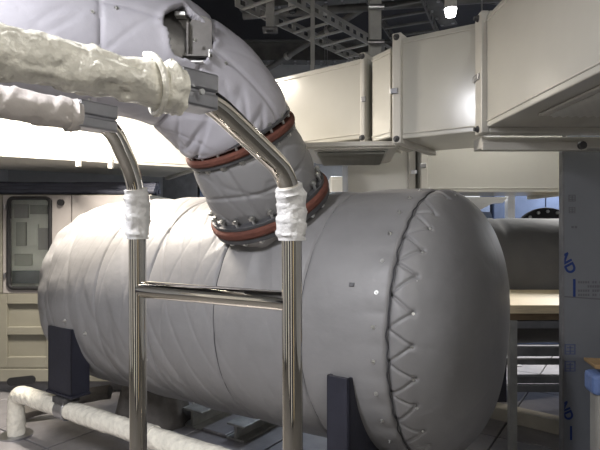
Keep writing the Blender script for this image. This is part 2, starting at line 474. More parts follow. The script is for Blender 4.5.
# lower jacket between the flanges
vs = []; fs = []; nL, nk = 70, 220; Ld = .418
qd = d.to_track_quat('Z', 'Y')
for i in range(nL+1):
    f = i/nL; s = .045 + (Ld-.085)*f
    for k in range(nk):
        a = 2*pi*k/nk
        r = .262 + .030*max(0, sin(pi*f))**.6 + .007*nz(cos(a)*2, sin(a)*2, f*2.5)
        c_ = nz(cos(a)*2.2+f*1.6, sin(a)*2.2, f*2+9); r -= .004*exp(-(c_/.07)**2)
        r -= .007*exp(-((f-.52-.05*sin(3*a))/.03)**2)
        g = (a-5.35+.25*f) ; r -= .008*exp(-(g*.28/.008)**2)
        vs.append(PL(F2 + d*s + qd @ Vector((r*cos(a), r*sin(a), 0))))
for i in range(nL):
    for k in range(nk): fs.append((i*nk+k, i*nk+(k+1) % nk, (i+1)*nk+(k+1) % nk, (i+1)*nk+k))
o = MB().add(vs, fs).build('padded_jacket', M['jacket'], pipe, True, angle=80); o['label'] = 'short lower padded jacket between two bolted flanges'
MB().cyl(PL(F2+d*.01), PL(F1), .232, 48).build('inner_pipe', M['steel'], pipe, True)
# flanges, gaskets, bolts
def bolt_mb(L):
    mb = MB().cyl((0, 0, -L/2), (0, 0, L/2), .0075, 8)
    for z in (-L/2+.006, L/2-.020): mb.cyl((0, 0, z), (0, 0, z+.015), .0155, 6)
    return mb
def joint(Fc, r, n, L, parts, br):
    for (o0, hh, r1, m, nm) in parts:
        if nm == 'gasket':
            MB().ring(PL(Fc + d*o0), d, .215, r1, hh, 96).build(nm, M[m], pipe, True, bevel=hh*.3)
        else:
            MB().ring(PL(Fc + d*o0), d, .215, r1, hh, 72).build(nm, M[m], pipe, True, bevel=.002)
    b0 = None
    for k in range(n):
        a = 2*pi*(k+.5)/n
        pos = PL(Fc + d*(parts[0][0]+parts[-1][0]+parts[-1][1])*.5 + qd @ Vector((br*cos(a), br*sin(a), 0)))
        m4 = Matrix.Translation(pos) @ qd.to_matrix().to_4x4()
        if b0 is None: b0 = bolt_mb(L).build('bolt', M['bolt'], pipe, True); b0.matrix_local = m4
        else: inst(b0, pipe, m4)
joint(F2, .322, 20, .15, [(.012, .048, .330, 'rusty', 'gasket'), (.060, .018, .316, 'flange', 'flange')], .300)
joint(F1, .285, 18, .125, [(-.038, .016, .282, 'flange', 'flange'), (-.022, .036, .290, 'rusty', 'gasket'), (.034, .014, .282, 'flange', 'flange')], .268)

# ------------------------------------------------------------------ ladder with handrails
lad = thing('ladder', 'polished steel ladder with curved handrails wrapped in plastic film, standing foremost', 'ladder', (-.22, 1.27, 0))
O = Vector((-.22, 1.27, 0)); LL = lambda v: Vector(v) - O
A_ = Vector((-.020, 1.15, 0)); B_ = Vector((-.425, 1.38, 0)); A_ = Vector((-.011, 1.15, 0))
tube = .0225
def rail(base, pts_up, wr, name='side_rail'):
    pts = [base] + pts_up
    path = resample(fillet([LL(q) for q in pts], wr, 10), .03)
    MB().sweep(path, tube, 24).build(name, M['chrome'], lad, True)
# right rail
r_pts = [Vector((-.019, 1.15, 1.605)), Vector((-.165, .925, 1.728)), Vector((-.50, .605, 1.736))]
rail(A_, r_pts, [.075, .05])
l_pts = [Vector((-.432, 1.38, 1.61)), Vector((-.470, 1.285, 1.755)), Vector((-.72, 1.02, 1.765))]
rail(B_, l_pts, [.075, .055])
for z in (1.33, .87, .41):
    MB().cyl(LL(A_+up*z), LL(B_+up*z), .0222, 24).build('rung', M['chrome'], lad, True)
for q in (A_, B_):
    MB().cyl(LL(q), LL(q+up*.012), .05, 24).build('foot_plate', M['sleeve'], lad, True)
def wrap(path, r0, amp, m, name, label=None, spiral=.06, seed=0, n=40, ridge=.005, step=.006, flare=0):
    path = resample([Vector(q) for q in path], step); L = sum(((b-a).length for a, b in zip(path, path[1:])))
    def rad(i, a, u):
        s = (u/spiral + a/(2*pi)) % 1
        r = r0 + ridge*(s**3) + amp*nz(u*16+seed, cos(a)*1.3, sin(a)*1.3) + amp*.5*nz(u*45+seed, cos(a)*3, sin(a)*3)
        c_ = nz(u*11+seed+4, cos(a)*1.8, sin(a)*1.8+8); r -= amp*.55*exp(-(c_/.06)**2)
        if u < .012 or u > L-.012: r -= .003
        if flare: r += flare*max(0, 1-u/.05)**2
        return r
    o = MB().sweep([LL(q) for q in path], rad, n).build(name, m, lad, True, angle=70)
    if label: o['label'] = label
    return o
# film over the handrail arms
dr = (r_pts[2]-r_pts[1]).normalized(); dl = (l_pts[2]-l_pts[1]).normalized()
a0 = r_pts[1] + dr*.065
wrap([a0, a0+dr*.48], .0355, .0075, M['film'], 'film_wrap', 'milky plastic film bunched around the upper handrail', .085, 0)
# tucked end of the film: folded collar and tie
wrap([a0-dr*.006, a0+dr*.03], .0415, .004, M['film'], 'film_collar', None, .03, 12, ridge=.006, flare=.003)
mb = MB()
pts = [a0 + dr*(.004+.05*k/30) + (Quaternion(dr, 2*pi*k/30*1.0+2.2) @ dr.orthogonal().normalized())*.0455 for k in range(31)]
MB().sweep([LL(q) for q in pts], lambda i, a, u: .005+.002*sin(a), 8).build('film_twist', M['film'], lad, True)
b0 = l_pts[1] + dl*.085
wrap([b0, b0+dl*.30], .0345, .003, M['filmshade'], 'film_wrap', 'film sleeve coloured as if in shade around the farther handrail', .10, 5)
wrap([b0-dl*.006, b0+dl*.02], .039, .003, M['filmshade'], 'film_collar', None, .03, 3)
# white tape bandages at the rail bends
def on_rail(base, pts, wr, z0, z1):
    path = resample(fillet([base]+pts, wr, 12), .008)
    return [q for q in path if z0 <= q.z <= z1 and q.z < 1.74 and (q-path[-1]).length > .3]
pr = on_rail(A_, r_pts, [.075, .05], 1.462, 1.585)
wrap(pr, .0325, .0030, M['tape'], 'tape_bandage', 'white tape bandage on the nearer rail', .032, 2, ridge=.004, step=.004)
pl = on_rail(B_, l_pts, [.075, .055], 1.462, 1.605)
wrap(pl, .0310, .0045, M['tape'], 'tape_bandage', 'crumpled white tape bandage on the farther rail', .045, 9, ridge=.003, step=.004)
# flat steel connector sleeves at the arm ends
def sleeve(P, dirv, L, w, hgt, off):
    dirv = dirv.normalized(); sd = dirv.cross(up).normalized(); u2 = sd.cross(dirv)
    mm = Matrix((dirv, sd, u2)).transposed().to_4x4(); mm.translation = LL(P)
    mb = MB().box(off, off+L, -w/2, w/2, hgt*.05, hgt*.62, mm).box(off, off+L, -w/2, w/2, -hgt*.5, -hgt*.02, mm).box(off+.002, off+L-.006, -w*.42, w*.42, -hgt*.1, hgt*.1, mm)
    mb.build('connector_sleeve', M['sleeve'], lad, bevel=.004)
sleeve(r_pts[1], dr, .075, .056, .056, -.006)
sleeve(l_pts[1], dl, .095, .055, .058, -.008)
# screw on the nearer sleeve
MB().cyl(LL(r_pts[1]+dr*.03+Vector((.02, -.03, -.005))), LL(r_pts[1]+dr*.03+Vector((.024, -.034, -.005))), .005, 8).build('screw', M['bolt'], lad, True)

# ------------------------------------------------------------------ film wrapped floor pipe
fp = thing('wrapped_pipe', 'low white wrapped pipe frame running beside and under the tank', 'pipe', (-1.97, 3.66, 0))
FO = Vector((-1.97, 3.66, 0))
pp = [Vector((-2.02, 3.70, .0)), Vector((-2.02, 3.70, .31)), Vector((-2.02, 3.70, .31)) + e*3.1]
path = resample(fillet([q-FO for q in pp], .10, 10), .02)
MB().sweep(path, lambda i, a, u: .058+.006*nz(u*7, cos(a), sin(a))+.003*((u/.25+a/6.28) % 1), 26).build('pipe_run', M['film'], fp, True, angle=70)
for s_, rr in ((.56, .070), (1.35, .066)):
    q = Vector((-2.02, 3.70, .31)) - FO + e*s_
    MB().cyl(q, q+e*.09, rr, 26).build('pipe_clamp', M['sleeve'] if s_ < 1 else M['film'], fp, True, .003)
q = Vector((-2.02, 3.70, .31)) - FO + e*.605
MB().box(-.06, .06, -.06, .06, .05, .088, Matrix.Translation(q) @ Matrix.Rotation(TH, 4, 'Z')).build('clamp_block', M['flange'], fp, bevel=.004)
q = Vector((-2.02, 3.70, 0)) - FO
MB().cyl(q, q+Vector((0, 0, .014)), .11, 24).build('foot_plate', M['sleeve'], fp, True)
for s_ in (2.66, 3.0):
    q = Vector((-2.02, 3.70, .0)) - FO + e*s_
    MB().cyl(q, q+up*.28, .045, 20).build('stand', M['film'], fp, True)

# ------------------------------------------------------------------ tapered block under the tank and lifting eye
tb = thing('covered_block', 'dark grey tapered canvas covered block on the floor under the tank', 'block', (-1.13, 3.97, 0), TH)
vs = []; fs = []; nk = 64
lv = [(0, .27), (.03, .272), (.10, .255), (.18, .238), (.25, .222), (.285, .21), (.30, .18), (.302, .0)]
for z, r in lv:
    for k in range(nk):
        a = 2*pi*k/nk
        ca, sa = cos(a), sin(a); sq = 1/((abs(ca)**4+abs(sa)**4)**.25)
        q = r*sq + (.016*nz(ca*3, sa*3, z*2)+.012*sin(a*9+z*3)*(z < .3))*(1 if r > .05 else 0)
        vs.append((q*ca, q*sa*.8, z))
for i in range(len(lv)-1):
    for k in range(nk): fs.append((i*nk+k, i*nk+(k+1) % nk, (i+1)*nk+(k+1) % nk, (i+1)*nk+k))
MB().add(vs, fs).build('canvas_cover', M['canvas'], tb, True, angle=60)
pts = [(-.30+.035*cos(2*pi*k/20), .02*sin(2*pi*k/20), .26+.035*sin(2*pi*k/20)) for k in range(21)]
MB().sweep(pts, .009, 8, False).build('lifting_eye', M['flange'], tb, True)
st = thing('lashing_strap', 'dark folded strap lying on the floor left of the covered block', 'strap', (-1.75, 4.05, 0))
pts = [Vector((-.45, -.12, .05)), Vector((-.2, 0, .09)), Vector((.05, .02, .16)), Vector((.27, .0, .20))]
MB().sweep(resample(fillet(pts, .1, 6), .02), lambda i, a, u: .035*(1+.5*abs(cos(a)))+.008*nz(u*9, a, 0), 14).build('strap_roll', M['canvas'], st, True)

# ------------------------------------------------------------------ cross beams under the tank
def beam(name, label, P, Q, w, hgt, m, cat='beam', flangew=.02, z0=0):
    P = Vector(P); Q = Vector(Q); t = thing(name, label, cat, (P.x, P.y, z0), atan2((Q-P).y, (Q-P).x)); L = (Q-P).length
    MB().box(0, L, -.012, .012, .01, hgt-.01).build('web', m, t)
    MB().box(0, L, -w/2, w/2, 0, .014).build('bottom_flange', m, t)
    MB().box(0, L, -w/2, w/2, hgt-.014, hgt).build('top_flange', m, t, bevel=.003)
    return t
b1 = beam('cross_beam', 'galvanised floor beam with bright jagged edge, right of the covered block', (-.80, 3.85, 0), (.19, 5.35, 0), .20, .13, M['beam'])
mb = MB()
for k in range(46):                       # torn foil edge
    x = .1+k*.038; mb.box(x, x+.034, .085+random.random()*.012, .105+random.random()*.01, .131, .134+random.random()*.012)
tag(mb.build('foil_edge', M['trimw'], b1), kind='stuff')
beam('cross_beam', 'galvanised floor beam half hidden by the nearer ladder rail', (-.45, 3.62, 0), (.54, 5.12, 0), .16, .11, M['beam'])
sh = MB().box(0, 1.5, -.225, 0, 0.0, .02, Matrix.Identity(4)).build('metal_sheet', M['plate'], None, bevel=.003)
sh.location = (-.71, 3.79, .002); sh.rotation_euler = (0, 0, radians(56.4)); tag(sh, 'smooth pale metal sheet lying between the two floor beams', 'sheet')
cb = MB().box(0, .92, -.06, .06, 0, .10).build('floor_kerb', M['cream'], None, bevel=.006)
cb.location = (1.22, 4.33, .0); cb.rotation_euler = (0, 0, radians(-41)); tag(cb, 'long cream painted kerb beam on the floor right of the tank', 'beam')
hb = thing('rubber_sheet', 'crumpled black plastic sheet on the floor below the cream beam', 'sheet', (1.12, 3.02, 0))
vs = []; fs = []; n = 40
for i in range(n+1):
    for j in range(n+1):
        x = -.55+.80*i/n; y = -.35+.65*j/n
        z = .02+.16*max(0, nz(x*3, y*3, 1)+.25)+.05*abs(nz(x*8, y*8, 4))
        ed = min(i, j, n-i, n-j)/6; vs.append((x+.03*nz(y*4, 1, 1), y+.05*nz(x*4, 2, 2), .004+z*min(1, ed)))
for i in range(n):
    for j in range(n): fs.append((i*(n+1)+j, (i+1)*(n+1)+j, (i+1)*(n+1)+j+1, i*(n+1)+j+1))
o = MB().add(vs, fs).build('plastic_sheet', M['canvas'], hb, True, angle=50); s2 = o.modifiers.new('s', 'SOLIDIFY'); s2.thickness = .003

# ------------------------------------------------------------------ air ducts
def V(x, y, z): return Vector((x, y, z))
def duct(name, label, P, Q, z0, z1, depthv, fl0=True, fl1=True, m='duct', zz=None, w=.05, group=None, boltf=.018, inset=.0):
    """box duct: visible face from P to Q (plan), body goes back along depthv; flanges at the ends"""
    P = Vector((*P, 0)); Q = Vector((*Q, 0)); dv = Vector((*depthv, 0))
    t = thing(name, label, 'duct', ((P+Q)/2).to_tuple()[:2]+(z0,), group=group); O_ = t.location.copy()
    zp0, zp1, zq0, zq1 = zz or (z0, z1, z0, z1)
    l = lambda v, z: Vector((v.x, v.y, z)) - O_
    mb = MB().hexa([l(P, zp0), l(Q, zq0), l(Q+dv, zq0), l(P+dv, zp0)], [l(P, zp1), l(Q, zq1), l(Q+dv, zq1), l(P+dv, zp1)])
    mb.build('casing', M[m], t, bevel=.006)
    run = (Q-P).normalized(); dn = dv.normalized(); L = dv.length
    # folded edge beads
    for (a, b, za, zb) in ((P, Q, zp0, zq0), (P, Q, zp1, zq1)):
        s_ = 1 if za == zp0 else -1
        MB().sweep([l(a-dn*.002, za+s_*.028), l(b-dn*.002, zb+s_*.028)], .004, 8).build('edge_bead', M['ductf'], t, True)
    for end, on, a0, a1 in ((P, fl0, zp0, zp1), (Q, fl1, zq0, zq1)):
        if not on: continue
        s_ = 1 if end is P else -1
        mm = Matrix((run*s_, dn, up)).transposed().to_4x4(); mm.translation = l(end, 0); g = .026
        mb = MB()
        z_0, z_1 = a0-g, a1+g
        mb.box(0, w, -g, .012, z_0, z_1, mm); mb.box(0, w, L-.012, L+g, z_0, z_1, mm)
        mb.box(0, w, .012, L-.012, z_0, a0+.004, mm); mb.box(0, w, .012, L-.012, a1-.004, z_1, mm)
        o = mb.build('flange', M['ductf'], t, bevel=.006)
        bb = None
        for z in (z_0+.024, z_1-.024):
            mq = MB().cyl((0, 0, 0), (0, 0, -.010), boltf, 12, boltf*.8).cyl((0, 0, -.010), (0, 0, -.022), boltf*.55, 6).build('corner_bolt', M['flange'], t, True)
            mq.matrix_local = mm @ Matrix.Translation((w*.5, -g, z)) @ Matrix.Rotation(radians(-90), 4, 'X')
        mq = MB().box(-.010, w*.7, -g-.008, -g+.004, (a0+a1)/2-.03, (a0+a1)/2+.0, mm).build('clip', M['sleeve'], t, bevel=.002)
    return t
# near right section: side face runs towards the camera
dR = duct('air_duct', 'big cream duct section running overhead towards the viewer, grille beneath', (.900, 2.60), (.950, .55), 1.972, 2.512, (1.5, .02), True, False, w=.09)
# underside grille
Ox = dR.location
MB().box(.08, .92, -.70, .62, -.012, -.002).build('grille_frame', M['ductf'], dR, bevel=.003)
gs = None
for k in range(22):
    m4 = Matrix.Translation((.12+k*.035, 0, -.02)) @ Matrix.Rotation(radians(35), 4, 'Y')
    if gs is None: gs = MB().box(-.012, .012, -.66, .58, -.0015, .0015).build('grille_slat', M['grille'], dR); gs.matrix_local = m4
    else: inst(gs, dR, m4)
# middle section
duct('air_duct', 'square cream duct section between two bolted flanges, upper middle', (.515, 2.85), (.886, 2.61), 1.968, 2.515, (.30, .46), True, False)
# step between
duct('air_duct', 'narrow cream duct connector left of the square section', (.425, 3.06), (.505, 2.90), 1.99, 2.49, (.30, .46), False, False)
# left section running behind the pipe
duct('air_duct', 'cream duct section passing behind the big bent pipe', (-.62, 3.92), (.395, 3.10), 2.02, 2.50, (.30, .46), False, True, w=.03)
# back band under the flanges on the right
bb = thing('duct_rail', 'cream rail with bolt along the bottom of the overhead duct', 'rail', (.91, 2.64, 1.885))
MB().box(0, 1.9, -.03, .09, .0, .058).build('rail', M['ductf'], bb, bevel=.005)
MB().box(.0, .52, -.05, -.03, -.012, .03).build('lower_lip', M['ductf'], bb, bevel=.004)
mq = MB().cyl((.49, -.05, .01), (.49, -.07, .01), .020, 12).build('bolt', M['flange'], bb, True)
# far band duct behind
duct('air_duct', 'long low cream duct farther back, right of the tank top', (.86, 3.72), (1.90, 3.72), 1.735, 2.14, (0, .5), True, True, group=None)
duct('air_duct', 'low cream duct farther back, ending behind the tank top', (.36, 3.92), (.84, 3.80), 1.70, 2.10, (0, .5), False, True)
# box with louvre underside, left of the flanges
lb = thing('ceiling_diffuser', 'square grey louvred air outlet under the duct right of the bolted pipe flange', 'vent', (.27, 3.40, 1.95), radians(-6))
MB().box(-.21, .34, -.42, .36, 0.0, .028).build('housing', M['ductf'], lb, bevel=.004)
MB().box(-.19, .32, -.40, .34, -.010, 0.0).build('frame', M['ductf'], lb, bevel=.003)
MB().box(-.15, .28, -.36, .30, -.016, -.010).build('louvre_panel', M['grille'], lb, bevel=.002)
gs = None
for k in range(10):
    m4 = Matrix.Translation((.065, -.32+k*.065, -.024)) @ Matrix.Rotation(radians(30), 4, 'X')
    if gs is None: gs = MB().box(-.20, .20, -.016, .016, -.0012, .0012).build('slat', M['grille'], lb); gs.matrix_local = m4
    else: inst(gs, lb, m4)
# brightly lit duct on the left
lw = duct('air_duct', 'brightly lit white duct on the left, above the white cabinet', (-2.75, 3.75), (-.95, 4.85), 2.03, 3.05, (-.5, .95), False, True, m='ductw')
for s_ in (.514, .634):
    q = Vector((-2.75, 3.75, 2.03)).lerp(Vector((-.95, 4.85, 2.03)), s_) - lw.location
    MB().box(q.x-.018, q.x+.018, q.y-.05, q.y-.01, -.05, .05).build('hanging_clip', M['ductw'], lw, bevel=.004)

# ------------------------------------------------------------------ white cabinet on the left
cab = thing('equipment_cabinet', 'tall white painted steel cabinet with windowed door at far left', 'cabinet', (-2.2, 4.64, 0))
CO = Vector((-2.2, 4.64, 0))
cx = lambda px: (px-300)/520*4.64 - CO.x
cz = lambda py: 1.5 - (py-225)/520*4.64
xl, xr = cx(-40), cx(150)
zt = 1.775; zm = cz(293)
wx0, wx1, wz0, wz1 = cx(9), cx(50.5), cz(288), cz(198)
cab_mb = MB().box(xl, xr, .055, .9, .10, zt)
cab_mb.build('carcass', M['cabl'], cab, bevel=.01)
MB().box(xl+.02, xr-.02, .08, .86, 0, .10).build('plinth', M['frame'], cab)
# door slab with window opening
dx0, dx1 = cx(3), cx(71)
mb = MB().box(dx0, wx0, 0, .05, zm, zt-.01).box(wx1, dx1, 0, .05, zm, zt-.01).box(wx0, wx1, 0, .05, zm, wz0).box(wx0, wx1, 0, .05, wz1, zt-.01)
door = mb.build('door', M['white'], cab)
def rrect(x0, x1, z0, z1, r, y, n=6):
    out = []
    for cx_, cz_, a0 in ((x1-r, z1-r, 0), (x0+r, z1-r, 90), (x0+r, z0+r, 180), (x1-r, z0+r, 270)):
        for k in range(n+1):
            a = radians(a0+90*k/n); out.append(Vector((cx_+r*cos(a), y, cz_+r*sin(a))))
    out.append(out[0].copy()); return out
MB().sweep(rrect(wx0, wx1, wz0, wz1, .045, -.006), .017, 10, False).build('window_gasket', M['rubber'], door, True)
MB().box(wx0, wx1, .012, .018, wz0, wz1).build('window_glass', M['glass'], door)
MB().cyl((cx(61.5), 0, cz(202.5)), (cx(61.5), -.03, cz(202.5)), .028, 20).build('knob', M['rubber'], door, True)
for py in (207, 275):
    MB().cyl((cx(5.5), -.012, cz(py)-.02), (cx(5.5), -.012, cz(py)+.02), .010, 10).build('hinge', M['sleeve'], door, True)
# boxes behind the glass; the pale ones stand for reflections in it
MB().box(wx0-.02, wx1+.02, .052, .058, wz0-.02, wz1+.02).build('inner_board', M['paper'], cab)
for (a, b, c, dd, m) in ((14, 24, 222, 246, 'greybox'), (25, 36, 224, 246, 'paper'), (12, 26, 204, 218, 'white'), (28, 46, 205, 214, 'greybox'), (36, 48, 228, 250, 'white'), (12, 30, 254, 266, 'greybox'), (10, 48, 271, 284, 'frame')):
    MB().box(cx(a), cx(b), .030+random.random()*.008, .051, cz(dd), cz(c)).build('window_shape', M[m], cab, bevel=.003)
# plain panel right of door
MB().box(cx(72), xr, .0, .05, zm, zt-.01).build('side_panel', M['white'], cab, bevel=.004)
MB().box(xl, cx(2), .0, .05, zm, zt-.01).build('side_panel', M['cabl'], cab, bevel=.004)
# lower front with pressed recesses
zl = [cz(293), cz(338), cz(376), cz(402)]
mb = MB()
px0, px1 = cx(7), cx(46)
zb = cz(368)
mb.box(xl, px0, .0, .05, zb, zm-.006).box(px1, xr, .0, .05, zb, zm-.006)
for a, b in ((293.5, 304), (327, 335), (357, 368)): mb.box(px0, px1, .0, .05, cz(b), cz(a))
mb.build('lower_panel', M['cabl'], cab, bevel=.005)
for a, b in ((304, 327), (335, 357)):
    MB().box(px0, px1, .034, .05, cz(b), cz(a)).build('pressed_recess', M['cabl'], cab)
    vs = [(px0, .034, cz(b)), (px1, .034, cz(b)), (px1, .0, cz(b-5)), (px0, .0, cz(b-5))]
MB().box(xl, xr, -.012, .05, .105, zb-.006).build('base_panel', M['cabl'], cab, bevel=.006)
# slot
q0, q1 = cx(8), cx(36.5); zc = cz(380)
mm = Matrix.Translation(((q0+q1)/2, -.016, zc)) @ Matrix.Rotation(radians(-6), 4, 'Y')
hw = (q1-q0)/2; pl_ = [(hw-.035+.035*cos(a), .035*sin(a)) for a in [radians(-90+18*k) for k in range(11)]] + [(-hw+.035+.035*cos(a), .035*sin(a)) for a in [radians(90+18*k) for k in range(11)]]
MB().prism(pl_, -.006, .006, mm @ Matrix.Rotation(radians(90), 4, 'X')).build('slot_handle', M['rubber'], cab, bevel=.002)

# cables above the cabinet
cbn = thing('cable_bundle', 'thick dark blue grey cable bundle lying along the top of the white cabinet', 'cable', (-2.2, 4.60, 1.779))
for k in range(7):
    y = .12+.03*k; z = .026+.028*(k % 3)+(.012 if k > 3 else 0)
    pts = [Vector((-1.0+1.88*i/40, y+.02*nz(i*.2, k, 1), z+.012*nz(i*.17, k*3, 4))) for i in range(41)]
    MB().sweep(pts, .027+.004*(k % 2), 10).build('cable', M['cable'], cbn, True)

# ------------------------------------------------------------------ bluish equipment behind, between cabinet and pipe
def locker(name, label, x, y, w, dp, hh, m, n, cat='cabinet', z=0):
    t = thing(name, label, cat, (x, y, z))
    MB().box(0, w, .02, dp, 0, hh).build('body', M[m], t, bevel=.008)
    for k in range(n):
        MB().box(k*w/n+.006, (k+1)*w/n-.006, 0, .02, .04, hh-.03).build('door', M[m], t, bevel=.004)
        MB().box((k+1)*w/n-.05, (k+1)*w/n-.03, -.02, 0, hh*.5, hh*.5+.15).build('handle', M['sleeve'], t)
    return t
locker('switch_cabinet', 'dark grey cabinet in the gap left of the big pipe', -1.75, 6.6, .45, .5, 2.2, 'frame', 1)
locker('switch_cabinet', 'light blue cabinet in the gap beside the big pipe', -1.28, 6.6, .40, .5, 2.25, 'bluelt', 2)
locker('switch_cabinet', 'mid blue cabinet half hidden by the big pipe', -.86, 6.6, .70, .5, 2.25, 'bluegrey', 3)
locker('switch_cabinet', 'pale white cabinet lit between the pipe flange and the tank top', .30, 5.1, .52, .5, 1.98, 'ductw', 1)
locker('switch_cabinet', 'pale blue cabinet behind the right end of the tank', 2.02, 6.5, .36, .5, 1.78, 'bluelt', 1)
locker('switch_cabinet', 'blue grey cabinet behind the bolted flange at right', 2.42, 6.5, 1.3, .5, 2.3, 'bluegrey', 2)
po = thing('column', 'white painted post behind the far right tank', 'post', (2.26, 5.60, 0))
MB().box(-.04, .04, -.04, .04, .012, 2.6).build('shaft', M['trimw'], po, bevel=.004)
MB().box(-.09, .09, -.09, .09, 0, .012).build('base_plate', M['trimw'], po)
ma = thing('machine_hood', 'white hooded machine over dark blue motor, behind the tank end', 'machine', (1.80, 5.55, .03))
MB().box(-.22, .22, 0, .35, 1.0, 1.50).build('motor_box', M['bluegrey'], ma, bevel=.03)
MB().cyl((-.10, -.05, 1.52), (.2, -.05, 1.52), .09, 24).build('motor', M['bluelt'], ma, True)
MB().hexa([V(-.26, -.12, 1.70), V(.32, -.12, 1.70), V(.32, .3, 1.70), V(-.26, .3, 1.70)], [V(-.3, -.16, 1.76), V(.36, -.16, 1.76), V(.36, .34, 1.76), V(-.3, .34, 1.76)]).build('hood', M['ductw'], ma, bevel=.006)
MB().hexa([V(-.2, -.05, 1.60), V(.05, -.05, 1.60), V(.05, .2, 1.6), V(-.2, .2, 1.6)], [V(-.26, -.12, 1.70), V(.22, -.12, 1.70), V(.22, .3, 1.70), V(-.26, .3, 1.70)]).build('hood_skirt', M['ductw'], ma, bevel=.004)
MB().box(-.2, .2, .02, .33, 0, 1.0).build('pedestal', M['frame'], ma, bevel=.006)

# ------------------------------------------------------------------ far right tank
rt = thing('insulated_tank', 'smaller grey jacketed tank at far right behind the plywood board', 'tank', (2.1, 4.75, 0))
vs = []; fs = []; nk, nx = 120, 60; Rr = .56; za = 1.0
for i in range(nx+1):
    f = i/nx; x = -.75+2.1*f
    for k in range(nk):
        a = 2*pi*k/nk; r = Rr + .010*nz(x*4, cos(a)*2, sin(a)*2) - .010*exp(-((x+.33)/.012)**2)
        ed = min(f, 1-f)*2.1; 
        if ed < .14: r *= sqrt(max(.0, 1-((.14-ed)/.14)**2))*.35+.65
        vs.append((x, r*sin(a), za+r*cos(a)))
for i in range(nx):
    for k in range(nk): fs.append((i*nk+k, i*nk+(k+1) % nk, (i+1)*nk+(k+1) % nk, (i+1)*nk+k))
fs += [tuple(range(nk)), tuple(range(nx*nk, (nx+1)*nk))]
MB().add(vs, fs).build('jacket', M['jacketd'], rt, True, angle=60)
fc = Vector((.27, .36, 1.32)); fd = Vector((0, -1, .12)).normalized(); fq = fd.to_track_quat('Z', 'Y')
MB().cyl(fc, fc+fd*.16, .24, 48).build('nozzle', M['flange'], rt, True)
MB().ring(fc+fd*.10, fd, .1, .335, .026, 64).build('flange', M['flange'], rt, True, .002)
MB().ring(fc+fd*.135, fd, .0, .33, .026, 64).build('blind_flange', M['rubber'], rt, True, .002)
bo = None
for k in range(20):
    a = 2*pi*k/20; m4 = Matrix.Translation(fc+fd*.13+fq @ Vector((.292*cos(a), .292*sin(a), 0))) @ fq.to_matrix().to_4x4()
    if bo is None: bo = bolt_mb(.11).build('bolt', M['bolt'], rt, True); bo.matrix_local = m4
    else: inst(bo, rt, m4)
for x in (-.4, .9): MB().box(x-.05, x+.05, -.35, .35, 0, .62).build('saddle_leg', M['navy'], rt, bevel=.004)

# ------------------------------------------------------------------ rack with plywood board
rk = thing('steel_rack', 'grey steel rack of horizontal rails under the plywood board', 'rack', (1.9, 3.72, 0))
xs = (-.52, .70)
for x in xs:
    for y in (-.34, .32):
        MB().box(x-.024, x+.024, y-.024, y+.024, 0, .885).build('post', M['frame'] if x > 0 else M['lsteel'], rk, bevel=.004)
for z, hh in ((.855, .05), (.68, .06), (.50, .05), (.44, .045)):
    for y in (-.34, .32) if z > .8 or z == .44 else (-.34,):
        MB().box(xs[0], xs[1], y-.018, y+.018, z-hh/2, z+hh/2).build('rail', M['frame'], rk, bevel=.004)
bd = thing('plywood_board', 'pale plywood board lying on the steel rack at right', 'board', (2.0, 3.72, .885))
MB().box(-.75, .62, -.38, .42, .045, .10).build('top_sheet', M['wood'], bd, bevel=.003)
MB().box(-.73, .60, -.36, .38, .0, .045).build('under_batten', M['dwood'], bd, bevel=.003)

# ------------------------------------------------------------------ film covered panel at right with blue print
YP = 2.78
pn = thing('wrapped_metal_sheet', 'tall grey metal sheet covered in printed protective film at right edge', 'sheet', (1.405, YP, 0))
MB().box(0, 1.15, 0, .03, 0, 1.935).build('sheet', M['panel'], pn, bevel=.006)
MB().box(-.004, .008, -.002, .034, 0, 1.935).build('film_edge', M['frame'], pn, bevel=.002)['label'] = 'pale film edge'
def text_mesh(txt, size, rot, x, z, m, sx=1):
    cu = bpy.data.curves.new('t', 'FONT'); cu.body = txt; cu.size = size; cu.extrude = .0004; cu.align_x = 'CENTER'; cu.align_y = 'CENTER'; cu.offset = size*.035
    o = bpy.data.objects.new('t', cu); C.objects.link(o); bpy.context.view_layer.update()
    me = bpy.data.meshes.new_from_object(o.evaluated_get(bpy.context.evaluated_depsgraph_get()))
    bpy.data.objects.remove(o); bpy.data.curves.remove(cu)
    mm = Matrix.Translation((x, -.0012, z)) @ Matrix.Rotation(radians(90), 4, 'X') @ Matrix.Rotation(radians(rot), 4, 'Z') @ Matrix.Scale(sx, 4, (0, 1, 0))
    me.transform(mm)
    bm = bmesh.new(); bm.from_mesh(me)
    bmesh.ops.bisect_plane(bm, geom=bm.verts[:]+bm.edges[:]+bm.faces[:], plane_co=(.001, 0, 0), plane_no=(1, 0, 0), clear_inner=True)
    bm.to_mesh(me); bm.free(); me.materials.clear(); me.materials.append(M[m])
    q = bpy.data.objects.new('film_print', me); C.objects.link(q); q.parent = pn; return q
pz = lambda py: 1.5-(py-225)/520*YP
px_ = lambda px: (px-300)/520*YP-1.405
text_mesh('ND', .074, -62, px_(567.2), pz(263.5), 'blue')['label'] = 'blue letters ND'
text_mesh('ND', .066, -66, px_(566), pz(411), 'blue')['label'] = 'blue letters ND'
mb = MB().box(px_(573), px_(575.5), -.0012, .002, pz(297), pz(279)); mb.build('film_print', M['blue'], pn)
mb = MB().box(px_(570), px_(572), -.0012, .002, pz(440), pz(426)); mb.build('film_print', M['blue'], pn)
mm = Matrix.Translation((px_(563), 0, pz(296.5))) @ Matrix.Rotation(radians(4), 4, 'Y')
MB().box(0, .9, -.0012, .002, -.0035, .0035, mm).build('film_print', M['greyprint'], pn)
